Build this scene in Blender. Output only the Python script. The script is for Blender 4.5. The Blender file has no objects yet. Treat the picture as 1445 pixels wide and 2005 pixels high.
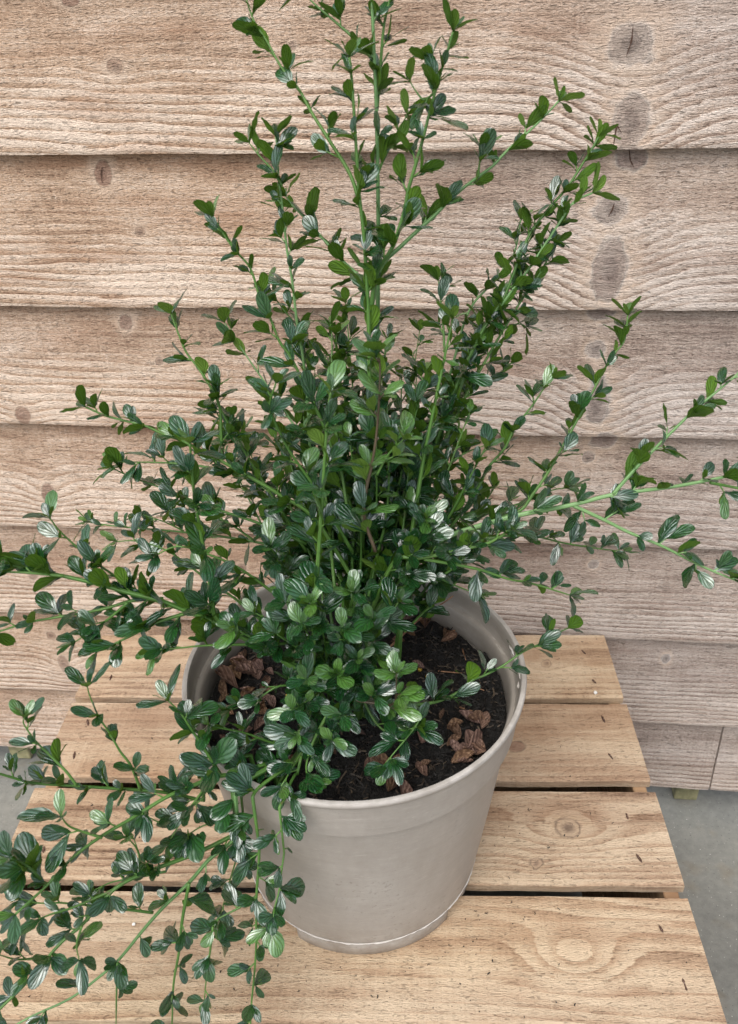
import bpy, math, random
import numpy as np
from mathutils import Vector, Matrix
from mathutils.bvhtree import BVHTree

rng = np.random.default_rng(7)
random.seed(7)
sc = bpy.context.scene
col = sc.collection

# ---------------------------------------------------------------- camera
PW, PH, PF = 1445., 2005., 1640.6           # photograph size and focal length in its pixels
PITCH, ROLL, YAW = map(math.radians, (32.32, -1.79, -2.69))
CAM = np.array([0., 0., 1.072])
_f = np.array([math.sin(YAW) * math.cos(PITCH), math.cos(YAW) * math.cos(PITCH), -math.sin(PITCH)])
_r0 = np.array([math.cos(YAW), -math.sin(YAW), 0.]); _u0 = np.cross(_r0, _f)
_r = math.cos(ROLL) * _r0 + math.sin(ROLL) * _u0
_u = -math.sin(ROLL) * _r0 + math.cos(ROLL) * _u0
cd = bpy.data.cameras.new('camera'); cam = bpy.data.objects.new('camera', cd); col.objects.link(cam)
cam.matrix_world = Matrix(((_r[0], _u[0], -_f[0], CAM[0]), (_r[1], _u[1], -_f[1], CAM[1]), (_r[2], _u[2], -_f[2], CAM[2]), (0, 0, 0, 1)))
cd.sensor_fit = 'VERTICAL'; cd.sensor_height = 24.; cd.lens = 24. * PF / PH
cd.clip_start = .01; cd.clip_end = 200.
cd.dof.use_dof = True; cd.dof.focus_distance = .78; cd.dof.aperture_fstop = 11.
sc.camera = cam

# ---------------------------------------------------------------- sky, sun, exposure
SUN_EL, SUN_AZ = math.radians(56), math.radians(205)      # azimuth clockwise from +Y: behind the camera, a little to its left
w = bpy.data.worlds.new('World'); sc.world = w; w.use_nodes = True
wn = w.node_tree; wn.nodes.clear()
sky = wn.nodes.new('ShaderNodeTexSky'); sky.sky_type = 'NISHITA'; sky.sun_disc = False
sky.sun_elevation = SUN_EL; sky.sun_rotation = SUN_AZ; sky.air_density = 1.; sky.dust_density = 4.; sky.ozone_density = 1.
hs = wn.nodes.new('ShaderNodeHueSaturation'); hs.inputs['Saturation'].default_value = .5
bg = wn.nodes.new('ShaderNodeBackground'); bg.inputs['Strength'].default_value = .15
wo = wn.nodes.new('ShaderNodeOutputWorld')
wn.links.new(sky.outputs[0], hs.inputs['Color']); wn.links.new(hs.outputs[0], bg.inputs['Color']); wn.links.new(bg.outputs[0], wo.inputs[0])
sl = bpy.data.lights.new('sun', 'SUN'); sl.energy = 1.5; sl.angle = math.radians(62); sl.color = (1., .985, .96)
so = bpy.data.objects.new('sun', sl); col.objects.link(so)
sd = Vector((math.sin(SUN_AZ) * math.cos(SUN_EL), math.cos(SUN_AZ) * math.cos(SUN_EL), math.sin(SUN_EL)))
so.rotation_euler = sd.to_track_quat('Z', 'Y').to_euler(); so.location = sd * 5
vs = sc.view_settings
vs.view_transform = 'Standard'; vs.look = 'None'; vs.gamma = 1.; vs.use_curve_mapping = False; vs.exposure = .40
sc.cycles.max_bounces = 6; sc.cycles.diffuse_bounces = 3; sc.cycles.glossy_bounces = 2; sc.cycles.transmission_bounces = 3

# ---------------------------------------------------------------- helpers
def ray(px, py): return _r * (px - PW / 2) / PF - _u * (py - PH / 2) / PF + _f
def atY(px, py, Y):
    d = ray(px, py); return CAM + d * (Y / d[1])
def atZ(px, py, Z):
    d = ray(px, py); return CAM + d * ((Z - CAM[2]) / d[2])
def lin(*c): return tuple((v / 255. / 12.92 if v < 10.3 else ((v / 255. + .055) / 1.055) ** 2.4) for v in c) + (1.,)

def mesh(name, v, f, smooth=False):
    m = bpy.data.meshes.new(name); m.from_pydata([tuple(map(float, p)) for p in v], [], [tuple(map(int, q)) for q in f]); m.update()
    if smooth: m.shade_smooth()
    return m
def obj(name, m, mat=None, parent=None, **props):
    o = bpy.data.objects.new(name, m); col.objects.link(o)
    if mat is not None and not len(m.materials): m.materials.append(mat)
    if parent is not None: o.parent = parent
    for k, val in props.items(): o[k] = val
    return o
def empty(name, loc=(0, 0, 0), rz=0., **props):
    o = bpy.data.objects.new(name, None); col.objects.link(o); o.location = loc; o.rotation_euler = (0, 0, rz); o.empty_display_size = .05
    for k, val in props.items(): o[k] = val
    return o
def box(x0, x1, y0, y1, z0, z1, b=0.):
    """box with chamfered edges (b) as verts, faces"""
    import bmesh
    bm = bmesh.new(); bmesh.ops.create_cube(bm, size=1.)
    for q in bm.verts: q.co = Vector(((x0 + x1) / 2 + q.co.x * (x1 - x0), (y0 + y1) / 2 + q.co.y * (y1 - y0), (z0 + z1) / 2 + q.co.z * (z1 - z0)))
    if b: bmesh.ops.bevel(bm, geom=bm.edges[:], offset=b, segments=1, affect='EDGES')
    bm.verts.index_update()
    v = [tuple(q.co) for q in bm.verts]; f = [[q.index for q in g.verts] for g in bm.faces]; bm.free()
    return v, f

def _h(ix, iy, s):
    n = (ix.astype(np.int64) * 374761393 + iy.astype(np.int64) * 668265263 + s * 1442695041) & 0x7fffffff
    n = (n ^ (n >> 13)) * 1274126177 & 0x7fffffff
    return ((n ^ (n >> 16)) & 0xffff) / 65535.
def vn(x, y, s=0):
    x = np.asarray(x, float); y = np.asarray(y, float) + 0 * x; x = x + 0 * y
    ix, iy = np.floor(x), np.floor(y); fx, fy = x - ix, y - iy
    fx = fx * fx * fx * (fx * (6 * fx - 15) + 10); fy = fy * fy * fy * (fy * (6 * fy - 15) + 10)
    a = _h(ix, iy, s) * (1 - fx) + _h(ix + 1, iy, s) * fx; b = _h(ix, iy + 1, s) * (1 - fx) + _h(ix + 1, iy + 1, s) * fx
    return (a * (1 - fy) + b * fy) * 2 - 1

class NT:
    """small node-tree writer"""
    def __init__(self, name):
        self.m = bpy.data.materials.new(name); self.m.use_nodes = True; self.t = self.m.node_tree; self.t.nodes.clear()
    def n(self, typ, ins=None, **kw):
        q = self.t.nodes.new('ShaderNode' + typ)
        for k, val in kw.items(): setattr(q, k, val)
        for k, val in (ins or {}).items():
            s = q.inputs[k]
            if hasattr(val, 'is_linked') or hasattr(val, 'links'): self.t.links.new(val, s)
            else: s.default_value = val
        return q
    def math(self, op, a, b=0., c=0., clamp=False):
        q = self.n('Math', {0: a, 1: b, 2: c}, operation=op); q.use_clamp = clamp; return q.outputs[0]
    def attr(self, name, out='Fac'): return self.n('Attribute', attribute_name=name).outputs[out]
    def scale(self, vec, s): return self.n('VectorMath', {0: vec, 1: s}, operation='MULTIPLY').outputs[0]
    def noise(self, vec, scale=1., detail=2., rough=.5, dist=0.):
        return self.n('TexNoise', {'Vector': vec, 'Scale': scale, 'Detail': detail, 'Roughness': rough, 'Distortion': dist}).outputs[0]
    def ramp(self, fac, stops, interp='LINEAR'):
        q = self.n('ValToRGB', {0: fac}); cr = q.color_ramp; cr.interpolation = interp
        while len(cr.elements) < len(stops): cr.elements.new(.5)
        for e, (p, c) in zip(cr.elements, stops): e.position = p; e.color = c if len(c) == 4 else tuple(c) + (1.,)
        return q.outputs[0]
    def rng(self, v, a, b, c=0., d=1.): return self.n('MapRange', {0: v, 1: a, 2: b, 3: c, 4: d}).outputs[0]
    def mix(self, fac, a, b, mode='MIX'):
        q = self.n('Mix', data_type='RGBA', blend_type=mode)
        for s, val in ((q.inputs[0], fac), (q.inputs[6], a), (q.inputs[7], b)):
            if hasattr(val, 'links'): self.t.links.new(val, s)
            else: s.default_value = val
        return q.outputs[2]
    def out(self, sh): self.n('OutputMaterial', {0: sh}); return self.m
    def bsdf(self, **kw): return self.n('BsdfPrincipled', {k.replace('_', ' '): val for k, val in kw.items()}).outputs[0]
    def bump(self, h, dist, strength=1.): return self.n('Bump', {'Strength': strength, 'Distance': dist, 'Height': h}).outputs[0]
g4 = lambda v: (v, v, v, 1.)

# ---------------------------------------------------------------- materials
def wood_material(name, bright, tan, dark, brown, knotc, rough_scale, fuzz_amp, bump_d, stripe=1., blot_amp=1.1, wx=1., rim_k=.5, k0=.17):
    N = NT(name)
    P = N.attr('wc', 'Vector')
    sep = N.n('SeparateXYZ', {0: P})
    ring, core, halo, late, tint = (N.attr(a) for a in ('ring', 'core', 'halo', 'late', 'tint'))
    w1 = N.noise(N.scale(P, (14. * wx, 170., 1.)), 1., 3.)
    ring2 = N.math('ADD', ring, N.math('MULTIPLY', N.math('SUBTRACT', w1, .5), .75 if wx == 1. else .55))
    fr = N.math('FRACT', ring2)
    cyc = N.noise(N.n('CombineXYZ', {0: N.math('FLOOR', ring2), 1: N.math('MULTIPLY', sep.outputs[0], 2.), 2: sep.outputs[2]}).outputs[0], 3.1, 1.)   # each year's ring has its own strength
    prof = N.ramp(fr, [(0., g4(.35)), (.05, g4(1.)), (.32, g4(.92)), (.62, g4(.5)), (.9, g4(.12)), (.97, g4(0.)), (1., g4(.35))])
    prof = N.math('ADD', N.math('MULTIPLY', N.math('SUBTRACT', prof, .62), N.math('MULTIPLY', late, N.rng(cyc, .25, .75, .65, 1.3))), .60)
    streak = N.noise(N.scale(P, (9., 330., 1.)), 1., 4., .6)
    fuzz = N.noise(N.scale(P, (260. * rough_scale, 820. * rough_scale, 1.)), 1., 3., .6, .6)
    flake = N.noise(N.scale(P, (120. * rough_scale, 520. * rough_scale, 1.)), 1., 2., .5, 1.2)
    blot = N.noise(N.scale(P, (7., 19., 1.)), 1., 4., .62)
    saw = N.noise(N.scale(P, (420., 9., 1.)), 1., 2., .6)
    val = N.math('ADD', prof, N.math('MULTIPLY', N.math('SUBTRACT', streak, .5), .75))
    val = N.math('ADD', val, N.math('MULTIPLY', N.math('SUBTRACT', blot, .5), blot_amp))
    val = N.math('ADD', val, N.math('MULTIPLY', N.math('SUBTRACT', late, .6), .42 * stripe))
    val = N.math('ADD', val, N.math('MULTIPLY', N.math('SUBTRACT', saw, .5), .28))
    val = N.math('ADD', val, N.math('MULTIPLY', N.math('SUBTRACT', fuzz, .5), fuzz_amp))
    c = N.ramp(val, [(0., dark), (.38, tan), (.78, bright), (1., tuple(min(1., q * 1.06) for q in bright[:3]))])
    c = N.mix(N.rng(N.noise(N.scale(P, (5., 30., 1.)), 1., 3.), .5, .72, 0., .5), c, brown)
    c = N.mix(N.math('MULTIPLY', tint, .75), c, N.mix(1., c, (.93, .90, .92, 1.), 'MULTIPLY'))
    grey = N.n('HueSaturation', {'Saturation': .55, 'Value': .86, 'Color': c}).outputs[0]
    c = N.mix(tint, c, grey)
    crack = N.rng(flake, .30, .40, .5, 1.)
    c = N.mix(.75, c, N.mix(1., c, N.ramp(crack, [(0., g4(0.)), (1., g4(1.))]), 'MULTIPLY'))
    c = N.mix(N.math('MULTIPLY', halo, .8, clamp=True), c, N.mix(N.noise(N.scale(P, (30., 60., 1.)), 1., 3.), bright, tan))
    kn = N.noise(N.scale(P, (75., 75., 1.)), 1., 4., .6)
    kr = N.math('FRACT', N.math('ADD', N.math('MULTIPLY', core, 3.), N.math('MULTIPLY', kn, 2.2)))
    kc = N.mix(N.rng(kr, 0., 1., 0., .85), knotc, tan); kc = N.mix(N.rng(core, .36, .75, 0., .85), kc, lin(88, 68, 58))
    kc = N.mix(N.rng(N.attr('kred'), 0., 1., 0., .8), kc, lin(126, 84, 68))
    c = N.mix(N.math('MULTIPLY', N.rng(core, k0, k0 + .13), N.rng(kn, .3, .65, .5, .85)), c, kc)
    rim = N.math('MULTIPLY', N.rng(core, k0 - .06, k0 + .03), N.rng(core, k0 + .14, k0 + .05))
    c = N.mix(N.math('MULTIPLY', rim, N.rng(kn, .35, .6, .25 * rim_k, .75 * rim_k)), c, lin(70, 50, 40))
    c = N.mix(N.math('MULTIPLY', tint, N.rng(core, 0., .2, 0., .95)), c, N.n('HueSaturation', {'Saturation': .4, 'Value': .97, 'Color': c}).outputs[0])
    h = N.math('ADD', N.math('MULTIPLY', prof, .55 * stripe), N.math('MULTIPLY', fuzz, .8))
    h = N.math('ADD', h, N.math('MULTIPLY', flake, .9)); h = N.math('ADD', h, N.math('MULTIPLY', saw, .35))
    h = N.math('ADD', h, N.math('MULTIPLY', crack, .5))
    return N.out(N.bsdf(Base_Color=c, Roughness=.85, Normal=N.bump(h, bump_d), **{'Specular_IOR_Level': .22}))

M_FENCE = wood_material('sawn_larch', lin(232, 212, 193), lin(198, 169, 144), lin(142, 112, 90), lin(172, 132, 104), lin(140, 117, 102), 1., .95, .0026)
M_PLANK = wood_material('pallet_pine', lin(206, 183, 153), lin(182, 153, 123), lin(130, 102, 79), lin(162, 126, 96), lin(188, 162, 130), 1.2, .6, .0012, .5, 1.55, .25, .8, .1)

def concrete():
    N = NT('concrete'); P = N.n('TexCoord').outputs['Object']
    a = N.noise(P, 6., 5., .6); b = N.noise(P, 90., 4., .65); s = N.noise(P, 420., 1.)
    c = N.ramp(N.math('ADD', N.math('MULTIPLY', a, .6), N.math('MULTIPLY', b, .4)), [(.3, lin(104, 104, 99)), (.55, lin(131, 131, 124)), (.75, lin(153, 151, 141))])
    c = N.mix(N.rng(s, .74, .78), c, lin(215, 213, 205)); c = N.mix(N.rng(s, .29, .26), c, lin(74, 76, 74))
    c = N.mix(N.rng(N.noise(P, 17., 3.), .58, .75, 0., .4), c, lin(124, 108, 82))
    return N.out(N.bsdf(Base_Color=c, Roughness=.8, Normal=N.bump(N.math('ADD', N.math('MULTIPLY', a, 2.), b), .0012)))
M_CONC = concrete()

def potmat():
    N = NT('taupe_plastic'); P = N.n('TexCoord').outputs['Object']
    a = N.noise(P, 14., 5., .62); st = N.noise(N.scale(P, (30., 30., 300.)), 1., 3., .6); sp = N.noise(P, 260., 2., .6)
    mott = N.noise(N.scale(P, (110., 110., 60.)), 1., 3., .7)
    v = N.math('ADD', N.math('MULTIPLY', a, .55), N.math('ADD', N.math('MULTIPLY', st, .17), N.math('MULTIPLY', mott, .28)))
    c = N.ramp(v, [(.30, lin(148, 141, 132)), (.5, lin(161, 154, 146)), (.70, lin(174, 168, 160))])
    scr = N.noise(N.scale(P, (60., 60., 900.)), 1., 1., .5, 2.)
    c = N.mix(N.rng(scr, .66, .74, 0., .35), c, lin(205, 199, 190))
    c = N.mix(N.rng(N.math('MULTIPLY', sp, N.rng(a, .35, .65, .75, 1.1)), .62, .74, 0., .35), c, lin(92, 84, 74))
    zz = N.n('SeparateXYZ', {0: P}).outputs[2]
    dirt = N.math('MULTIPLY', N.rng(zz, .05, .0), N.rng(N.noise(P, 40., 4., .7), .42, .62))
    c = N.mix(N.math('MULTIPLY', dirt, .6), c, lin(112, 98, 82))
    run = N.noise(N.scale(P, (85., 85., 7.)), 1., 3., .6)                                   # washed-down dirt streaks
    c = N.mix(N.rng(run, .60, .76, 0., .10), c, lin(128, 118, 104))
    liplit = N.math('MULTIPLY', N.rng(zz, .2355, .2390), N.rng(N.noise(P, 70., 3., .6), .35, .6, .3, 1.))   # light caught by the rim top, painted as a patchy pale lip
    c = N.mix(N.math('MULTIPLY', liplit, .55), c, lin(206, 201, 195))
    return N.out(N.bsdf(Base_Color=c, Roughness=N.rng(a, .3, .7, .36, .5), Normal=N.bump(N.math('ADD', st, N.math('MULTIPLY', sp, .3)), .00025), **{'Specular_IOR_Level': .4}))
M_POT = potmat()
N = NT('white_flash'); M_SEAM = N.out(N.bsdf(Base_Color=lin(216, 211, 204), Roughness=.6))

def soilmat():
    N = NT('compost'); P = N.n('TexCoord').outputs['Object']
    a = N.noise(P, 120., 4., .7); b = N.noise(P, 500., 3., .6)
    c = N.ramp(N.math('ADD', N.math('MULTIPLY', a, .5), N.math('MULTIPLY', b, .5)), [(.35, (.003, .0026, .0022)), (.55, (.008, .0068, .0055)), (.75, (.024, .019, .015))])
    return N.out(N.bsdf(Base_Color=c, Roughness=.75, Normal=N.bump(N.math('ADD', a, b), .003)))
M_SOIL = soilmat()
def chips():
    N = NT('compost_fibre'); r = N.attr('rnd')
    return N.out(N.bsdf(Base_Color=N.ramp(r, [(0., (.004, .0033, .003)), (.72, (.012, .0095, .0075)), (.92, (.06, .043, .03)), (1., (.16, .12, .08))]), Roughness=.7))
M_CHIP = chips()
def deadleaf():
    N = NT('dead_leaf'); P = N.n('TexCoord').outputs['UV']; rnd = N.n('ObjectInfo').outputs['Random']
    sx = N.n('SeparateXYZ', {0: P}); au = N.math('ABSOLUTE', N.math('SUBTRACT', N.math('MULTIPLY', sx.outputs[0], 2.), 1.))
    veins = N.math('FRACT', N.math('MULTIPLY', N.math('SUBTRACT', sx.outputs[1], N.math('MULTIPLY', au, .35)), 6.))
    n = N.noise(P, 7., 4., .6)
    c = N.ramp(N.math('ADD', N.math('MULTIPLY', n, .88), N.math('MULTIPLY', N.math('PINGPONG', N.math('MULTIPLY', N.math('SUBTRACT', sx.outputs[1], N.math('MULTIPLY', au, .35)), 9.), 1.), .13)), [(.3, lin(70, 50, 42)), (.5, lin(128, 97, 80)), (.72, lin(186, 154, 130))])
    c = N.n('HueSaturation', {'Hue': N.rng(rnd, 0., 1., .485, .515), 'Saturation': N.rng(rnd, 0., 1., .8, 1.15), 'Value': N.rng(N.math('FRACT', N.math('MULTIPLY', rnd, 7.3)), 0., 1., .7, 1.15), 'Color': c}).outputs[0]
    p = N.bsdf(Base_Color=c, Roughness=.75, Normal=N.bump(N.math('ADD', N.math('MULTIPLY', N.math('PINGPONG', N.math('MULTIPLY', N.math('SUBTRACT', sx.outputs[1], N.math('MULTIPLY', au, .35)), 9.), 1.), .6), n), .0007))
    t = N.n('BsdfTranslucent', {'Color': c}).outputs[0]
    return N.out(N.n('MixShader', {0: .15, 1: p, 2: t}).outputs[0])
M_DEAD = deadleaf()

def leafmat():
    N = NT('shrub_leaf'); P = N.n('TexCoord').outputs['UV']; sx = N.n('SeparateXYZ', {0: P})
    u, v = sx.outputs[0], sx.outputs[1]
    rnd, young = N.attr('rnd'), N.attr('young')
    au = N.math('ABSOLUTE', N.math('SUBTRACT', N.math('MULTIPLY', u, 2.), 1.))
    side = N.math('SUBTRACT', v, N.math('MULTIPLY', N.math('POWER', au, .9), .95))       # veins leave the midrib at a steep angle
    sv = N.math('PINGPONG', N.math('ADD', N.math('MULTIPLY', side, 2.35), rnd), .5)
    quilt = N.math('POWER', N.rng(sv, .02, .30), .7)
    mid = N.rng(au, 0., .15)
    h = N.math('MULTIPLY', quilt, N.math('POWER', mid, .6))
    vein = N.math('MAXIMUM', N.rng(au, .10, .03), N.math('MULTIPLY', N.rng(sv, .11, .03), .9))
    P3 = N.n('TexCoord').outputs['Object']
    n = N.noise(P, 5., 3.)
    top = N.ramp(N.math('ADD', N.math('MULTIPLY', n, .5), N.math('MULTIPLY', rnd, .5)), [(.2, (.007, .050, .015)), (.5, (.013, .077, .019)), (.8, (.030, .118, .021))])
    top = N.mix(N.math('MULTIPLY', vein, .45), top, (.004, .026, .010, 1.))  # veins painted darker for the reflection their grooves lack
    top = N.mix(young, top, (.15, .30, .05, 1.))
    und = N.ramp(N.math('ADD', N.math('MULTIPLY', n, .4), N.math('MULTIPLY', rnd, .6)), [(.2, (.055, .140, .012)), (.8, (.115, .235, .020))])
    und = N.mix(N.math('MULTIPLY', vein, .45), und, (.17, .32, .09, 1.))
    und = N.mix(young, und, (.20, .34, .06, 1.))
    back = N.n('NewGeometry').outputs['Backfacing']
    c = N.mix(back, top, und)
    rough = N.math('ADD', N.rng(back, 0., 1., .21, .48), N.math('MULTIPLY', vein, .25))
    bump = N.n('Bump', {'Strength': 1., 'Distance': .0006, 'Height': h})
    p = N.bsdf(Base_Color=c, Roughness=rough, Normal=bump.outputs[0], IOR=1.55, **{'Specular_IOR_Level': N.math('MULTIPLY', N.rng(back, 0., 1., 1., .3), N.rng(vein, 0., 1., 1., .25)), 'Coat_Weight': N.math('MULTIPLY', N.rng(back, 0., 1., 1., 0.), N.rng(vein, 0., 1., 1., .1)), 'Coat_Roughness': .18, 'Coat_Tint': (.86, .97, 1., 1.), 'Coat_IOR': 1.7})
    t = N.n('BsdfTranslucent', {'Color': N.mix(.5, und, (.17, .32, .015, 1.))}).outputs[0]
    return N.out(N.n('MixShader', {0: .2, 1: p, 2: t}).outputs[0])
M_LEAF = leafmat()
def stemmat(name, a, b, c3):
    N = NT(name); P = N.n('TexCoord').outputs['Object']; r = N.n('ObjectInfo').outputs['Random']
    n = N.noise(P, 45., 4., .6); c = N.ramp(N.math('ADD', N.math('MULTIPLY', n, .75), N.math('MULTIPLY', r, .25)), [(.25, a), (.5, b), (.8, c3)])
    c = N.mix(N.rng(N.noise(P, 160., 3.), .66, .74, 0., .6), c, (.16, .11, .06, 1.))
    c = N.mix(N.rng(N.attr('groove'), 0., 1., .45, 0.), c, (.012, .045, .012, 1.))
    return N.out(N.bsdf(Base_Color=c, Roughness=.42, **{'Specular_IOR_Level': .45}))
M_STEM = stemmat('green_stem', (.06, .15, .025), (.10, .225, .04), (.16, .30, .07))
M_PALE = stemmat('pale_stem', (.12, .25, .08), (.18, .35, .12), (.26, .44, .18))
M_WOODY = stemmat('woody_stem', (.06, .042, .025), (.12, .075, .05), (.20, .14, .09))
N = NT('dry_twig'); _n = N.noise(N.n('TexCoord').outputs['Object'], 150., 3.)
M_TWIG = N.out(N.bsdf(Base_Color=N.ramp(_n, [(.3, lin(104, 70, 50)), (.7, lin(176, 136, 104))]), Roughness=.7))
N = NT('rusty_staple'); _n = N.noise(N.n('TexCoord').outputs['Object'], 900., 3.)
M_RUST = N.out(N.bsdf(Base_Color=N.ramp(_n, [(.35, lin(70, 48, 40)), (.6, lin(120, 92, 80)), (.75, lin(168, 160, 152))]), Roughness=.5, Metallic=.35))
N = NT('dark_slot'); M_SLOT = N.out(N.bsdf(Base_Color=lin(74, 52, 40), Roughness=.9))
N = NT('yellow_pellet'); M_PELLET = N.out(N.bsdf(Base_Color=lin(196, 160, 60), Roughness=.35))
N = NT('white_chip'); M_WHITE = N.out(N.bsdf(Base_Color=lin(226, 224, 218), Roughness=.6))

# ---------------------------------------------------------------- ground
gv = [(-15, -15, 0), (15, -15, 0), (15, 15, 0), (-15, 15, 0)]
obj('ground', mesh('ground', gv, [(0, 1, 2, 3)]), M_CONC, kind='structure', label='grey speckled concrete ground beneath the fence and the slatted crate')

# ---------------------------------------------------------------- sawn boards with a grain field in mesh attributes
def grid_axis(a, b, fine0, fine1, df, dc):
    xs = [a]
    while xs[-1] < b - 1e-6:
        x = xs[-1]; xs.append(min(b, x + (df if fine0 <= x <= fine1 else dc)))
    return np.array(xs)

def board_mesh(name, xs, vs_, front, back, pith, depth, freq, seed, knots, tint_fn, late_fn, wander, x_off=0., wob=.0007, slant=0., nz=1.):
    """vs_: heights on the face; front(v), back(v) -> local y; knots: (x, v, rx, rv, red)"""
    X, V = np.meshgrid(xs, vs_); nx, nv = len(xs), len(vs_)
    sx = X + x_off
    p = pith + wander * (vn(sx * 2.3, 0 * sx + seed * 3.1, seed) + .45 * vn(sx * 6.1, 0 * sx + .7, seed + 5)) + slant * sx
    lift = np.zeros_like(X); core = np.zeros_like(X); halo = np.zeros_like(X); kred = np.zeros_like(X)
    for (kx, kv, rx, rv, red) in knots:
        d2 = ((X - kx) / rx) ** 2 + ((V - kv) / rv) ** 2
        ang = np.arctan2((V - kv) / rv, (X - kx) / rx)
        d20 = d2; d2 = d2 * (1 + .3 * vn(X * 90, V * 90 + kx * 37, seed + 3) + .25 * vn(X * 240, V * 240, seed + 4))
        if red < 0:
            lift += max(rx, rv) * .8 * np.exp(-d20 * .35); continue
        far = ((X - kx) / (rx * 3.8)) ** 2 + ((V - kv) / (rv * 2.6)) ** 2
        lift += max(rx, rv) * 1.15 * np.exp(-far)
        c_ = np.clip(1.35 - np.sqrt(d2), 0, 1.35) / 1.35
        kred = np.where(c_ > core, red, kred); core = np.maximum(core, c_)
        halo = np.maximum(halo, np.exp(-(np.sqrt(d2) / 1.8) ** 4))
    rad = np.sqrt((V - p) ** 2 + depth ** 2)
    sgn = np.where(V < p, 1., .55)
    ring = (rad * sgn - lift * np.sign(p - V) * .9 + nz * .0020 * vn(sx * 9, V * 60, seed + 1) + nz * .0024 * vn(sx * 3.1, V * 22, seed + 2)) * freq + seed * 1.37
    zw = wob * (vn(sx * 7, 0 * sx, seed + 8) + .5 * vn(sx * 40, 0 * sx, seed + 9))
    edge_w = np.exp(-(V - vs_[0]) / .01)
    fv = np.stack([X, front(V) + .0005 * vn(sx * 30, V * 60, seed + 11), V + zw * edge_w], -1).reshape(-1, 3)
    nf = nx * nv
    # back: two rows (bottom, top)
    bx = np.stack([xs, np.full(nx, back(vs_[0])), vs_[0] + zw[0]], -1); tx = np.stack([xs, np.full(nx, back(vs_[-1])), np.full(nx, vs_[-1])], -1)
    verts = np.concatenate([fv, bx, tx])
    i, j = np.meshgrid(np.arange(nx - 1), np.arange(nv - 1)); a = (j * nx + i).ravel()
    faces = np.stack([a, a + 1, a + nx + 1, a + nx], -1).tolist()
    B, T = nf, nf + nx
    for k in range(nx - 1):
        faces.append((B + k, B + k + 1, k + 1, k)); faces.append(((nv - 1) * nx + k, (nv - 1) * nx + k + 1, T + k + 1, T + k)); faces.append((T + k, T + k + 1, B + k + 1, B + k))
    faces.append([j * nx for j in range(nv - 1, -1, -1)][::-1][::-1] + [B, T]); faces.append([j * nx + nx - 1 for j in range(nv)] + [T + nx - 1, B + nx - 1])
    m = mesh(name, verts, faces)
    def put(nm, arr, vec=False):
        full = np.concatenate([arr.reshape(nf, -1), arr[0].reshape(nx, -1), arr[-1].reshape(nx, -1)]).astype(np.float32)
        at = m.attributes.new(nm, 'FLOAT_VECTOR' if vec else 'FLOAT', 'POINT'); at.data.foreach_set('vector' if vec else 'value', full.ravel())
    put('ring', ring); put('core', core); put('halo', halo); put('kred', kred); put('tint', tint_fn(X, V)); put('late', late_fn(X, V))
    wc = np.stack([sx + seed * 11.3, V, np.full_like(X, seed * 2.17)], -1)
    put('wc', wc, True)
    a_ = m.attributes['wc']; buf = np.zeros(len(verts) * 3, np.float32); a_.data.foreach_get('vector', buf); buf = buf.reshape(-1, 3)
    buf[nf:nf + nx, 1] -= .016; a_.data.foreach_set('vector', buf.ravel())
    return m

# ---------------------------------------------------------------- fence
FY = math.radians(3.94); FD = .866
FO = np.array([math.sin(FY) * FD, math.cos(FY) * FD, 0.])
FT = np.array([math.cos(FY), -math.sin(FY), 0.]); FN = np.array([math.sin(FY), math.cos(FY), 0.])
fence = empty('fence', FO, -FY, label='overlapping rough sawn featheredge board fence behind the potted shrub', category='fence')
def on_fence(px, py):
    d = ray(px, py); q = CAM + d * ((FO - CAM) @ FN / (d @ FN)); return (q - FO) @ FT, q[2]
edges = [CAM[2] - q * 5.883 for q in (.0236, .0501, .0751, .1004, .1254, .1511, .1732)]
edges = [edges[0] + .155 * k for k in (3, 2, 1)] + edges
KN = [(222, 132, 19, 19, .3), (195, 345, 21, 27, .9), (270, 458, 11, 11, .1), (240, 638, 16, 18, .9), (308, 712, 9, 9, .1), (92, 968, 15, 22, .8), (43, 815, 16, 20, .8),
      (122, 1305, 12, 16, .4), (95, 1253, 11, 9, .3), (128, 2, 24, 14, .9), (568, 92, 9, 9, .3), (1238, 85, 46, 42, 0.), (1235, 240, 34, 52, .25), (1243, 312, 30, 26, .8),
      (1200, 415, 31, 27, .05), (1195, 532, 34, 56, .35), (1180, 618, 26, 14, .8), (1166, 690, 17, 15, .1), (1170, 790, 24, 40, .3), (1185, 868, 24, 18, .8),
      (1153, 905, 12, 10, .2), (1165, 1115, 9, 8, .1), (1307, 1300, 8, 8, .1), (1130, 1180, 8, 7, .1), (60, 1130, 12, 10, .5), (470, 1120, 10, 9, .3)]
KL = []
for (px, py, rx, ry, red) in KN:
    x, z = on_fence(px, py); x2, _ = on_fence(px + rx, py); _, z2 = on_fence(px, py + ry)
    q_ = .8 if px < 700 else .92
    KL.append((x, z, abs(x2 - x) * q_, abs(z2 - z) * q_, red))
CR = [((1243, 48), (1240, 75), (1237, 88), (1228, 112)), ((1218, 262), (1208, 245), (1200, 290)), ((1236, 297), (1238, 318), (1245, 332)), ((1206, 400), (1201, 415), (1193, 428)), ((192, 330), (190, 345), (193, 362))]
XA, XB = -1.35, 1.25
xj, _ = on_fence(1408, 1480)
nb = len(edges)
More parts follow.
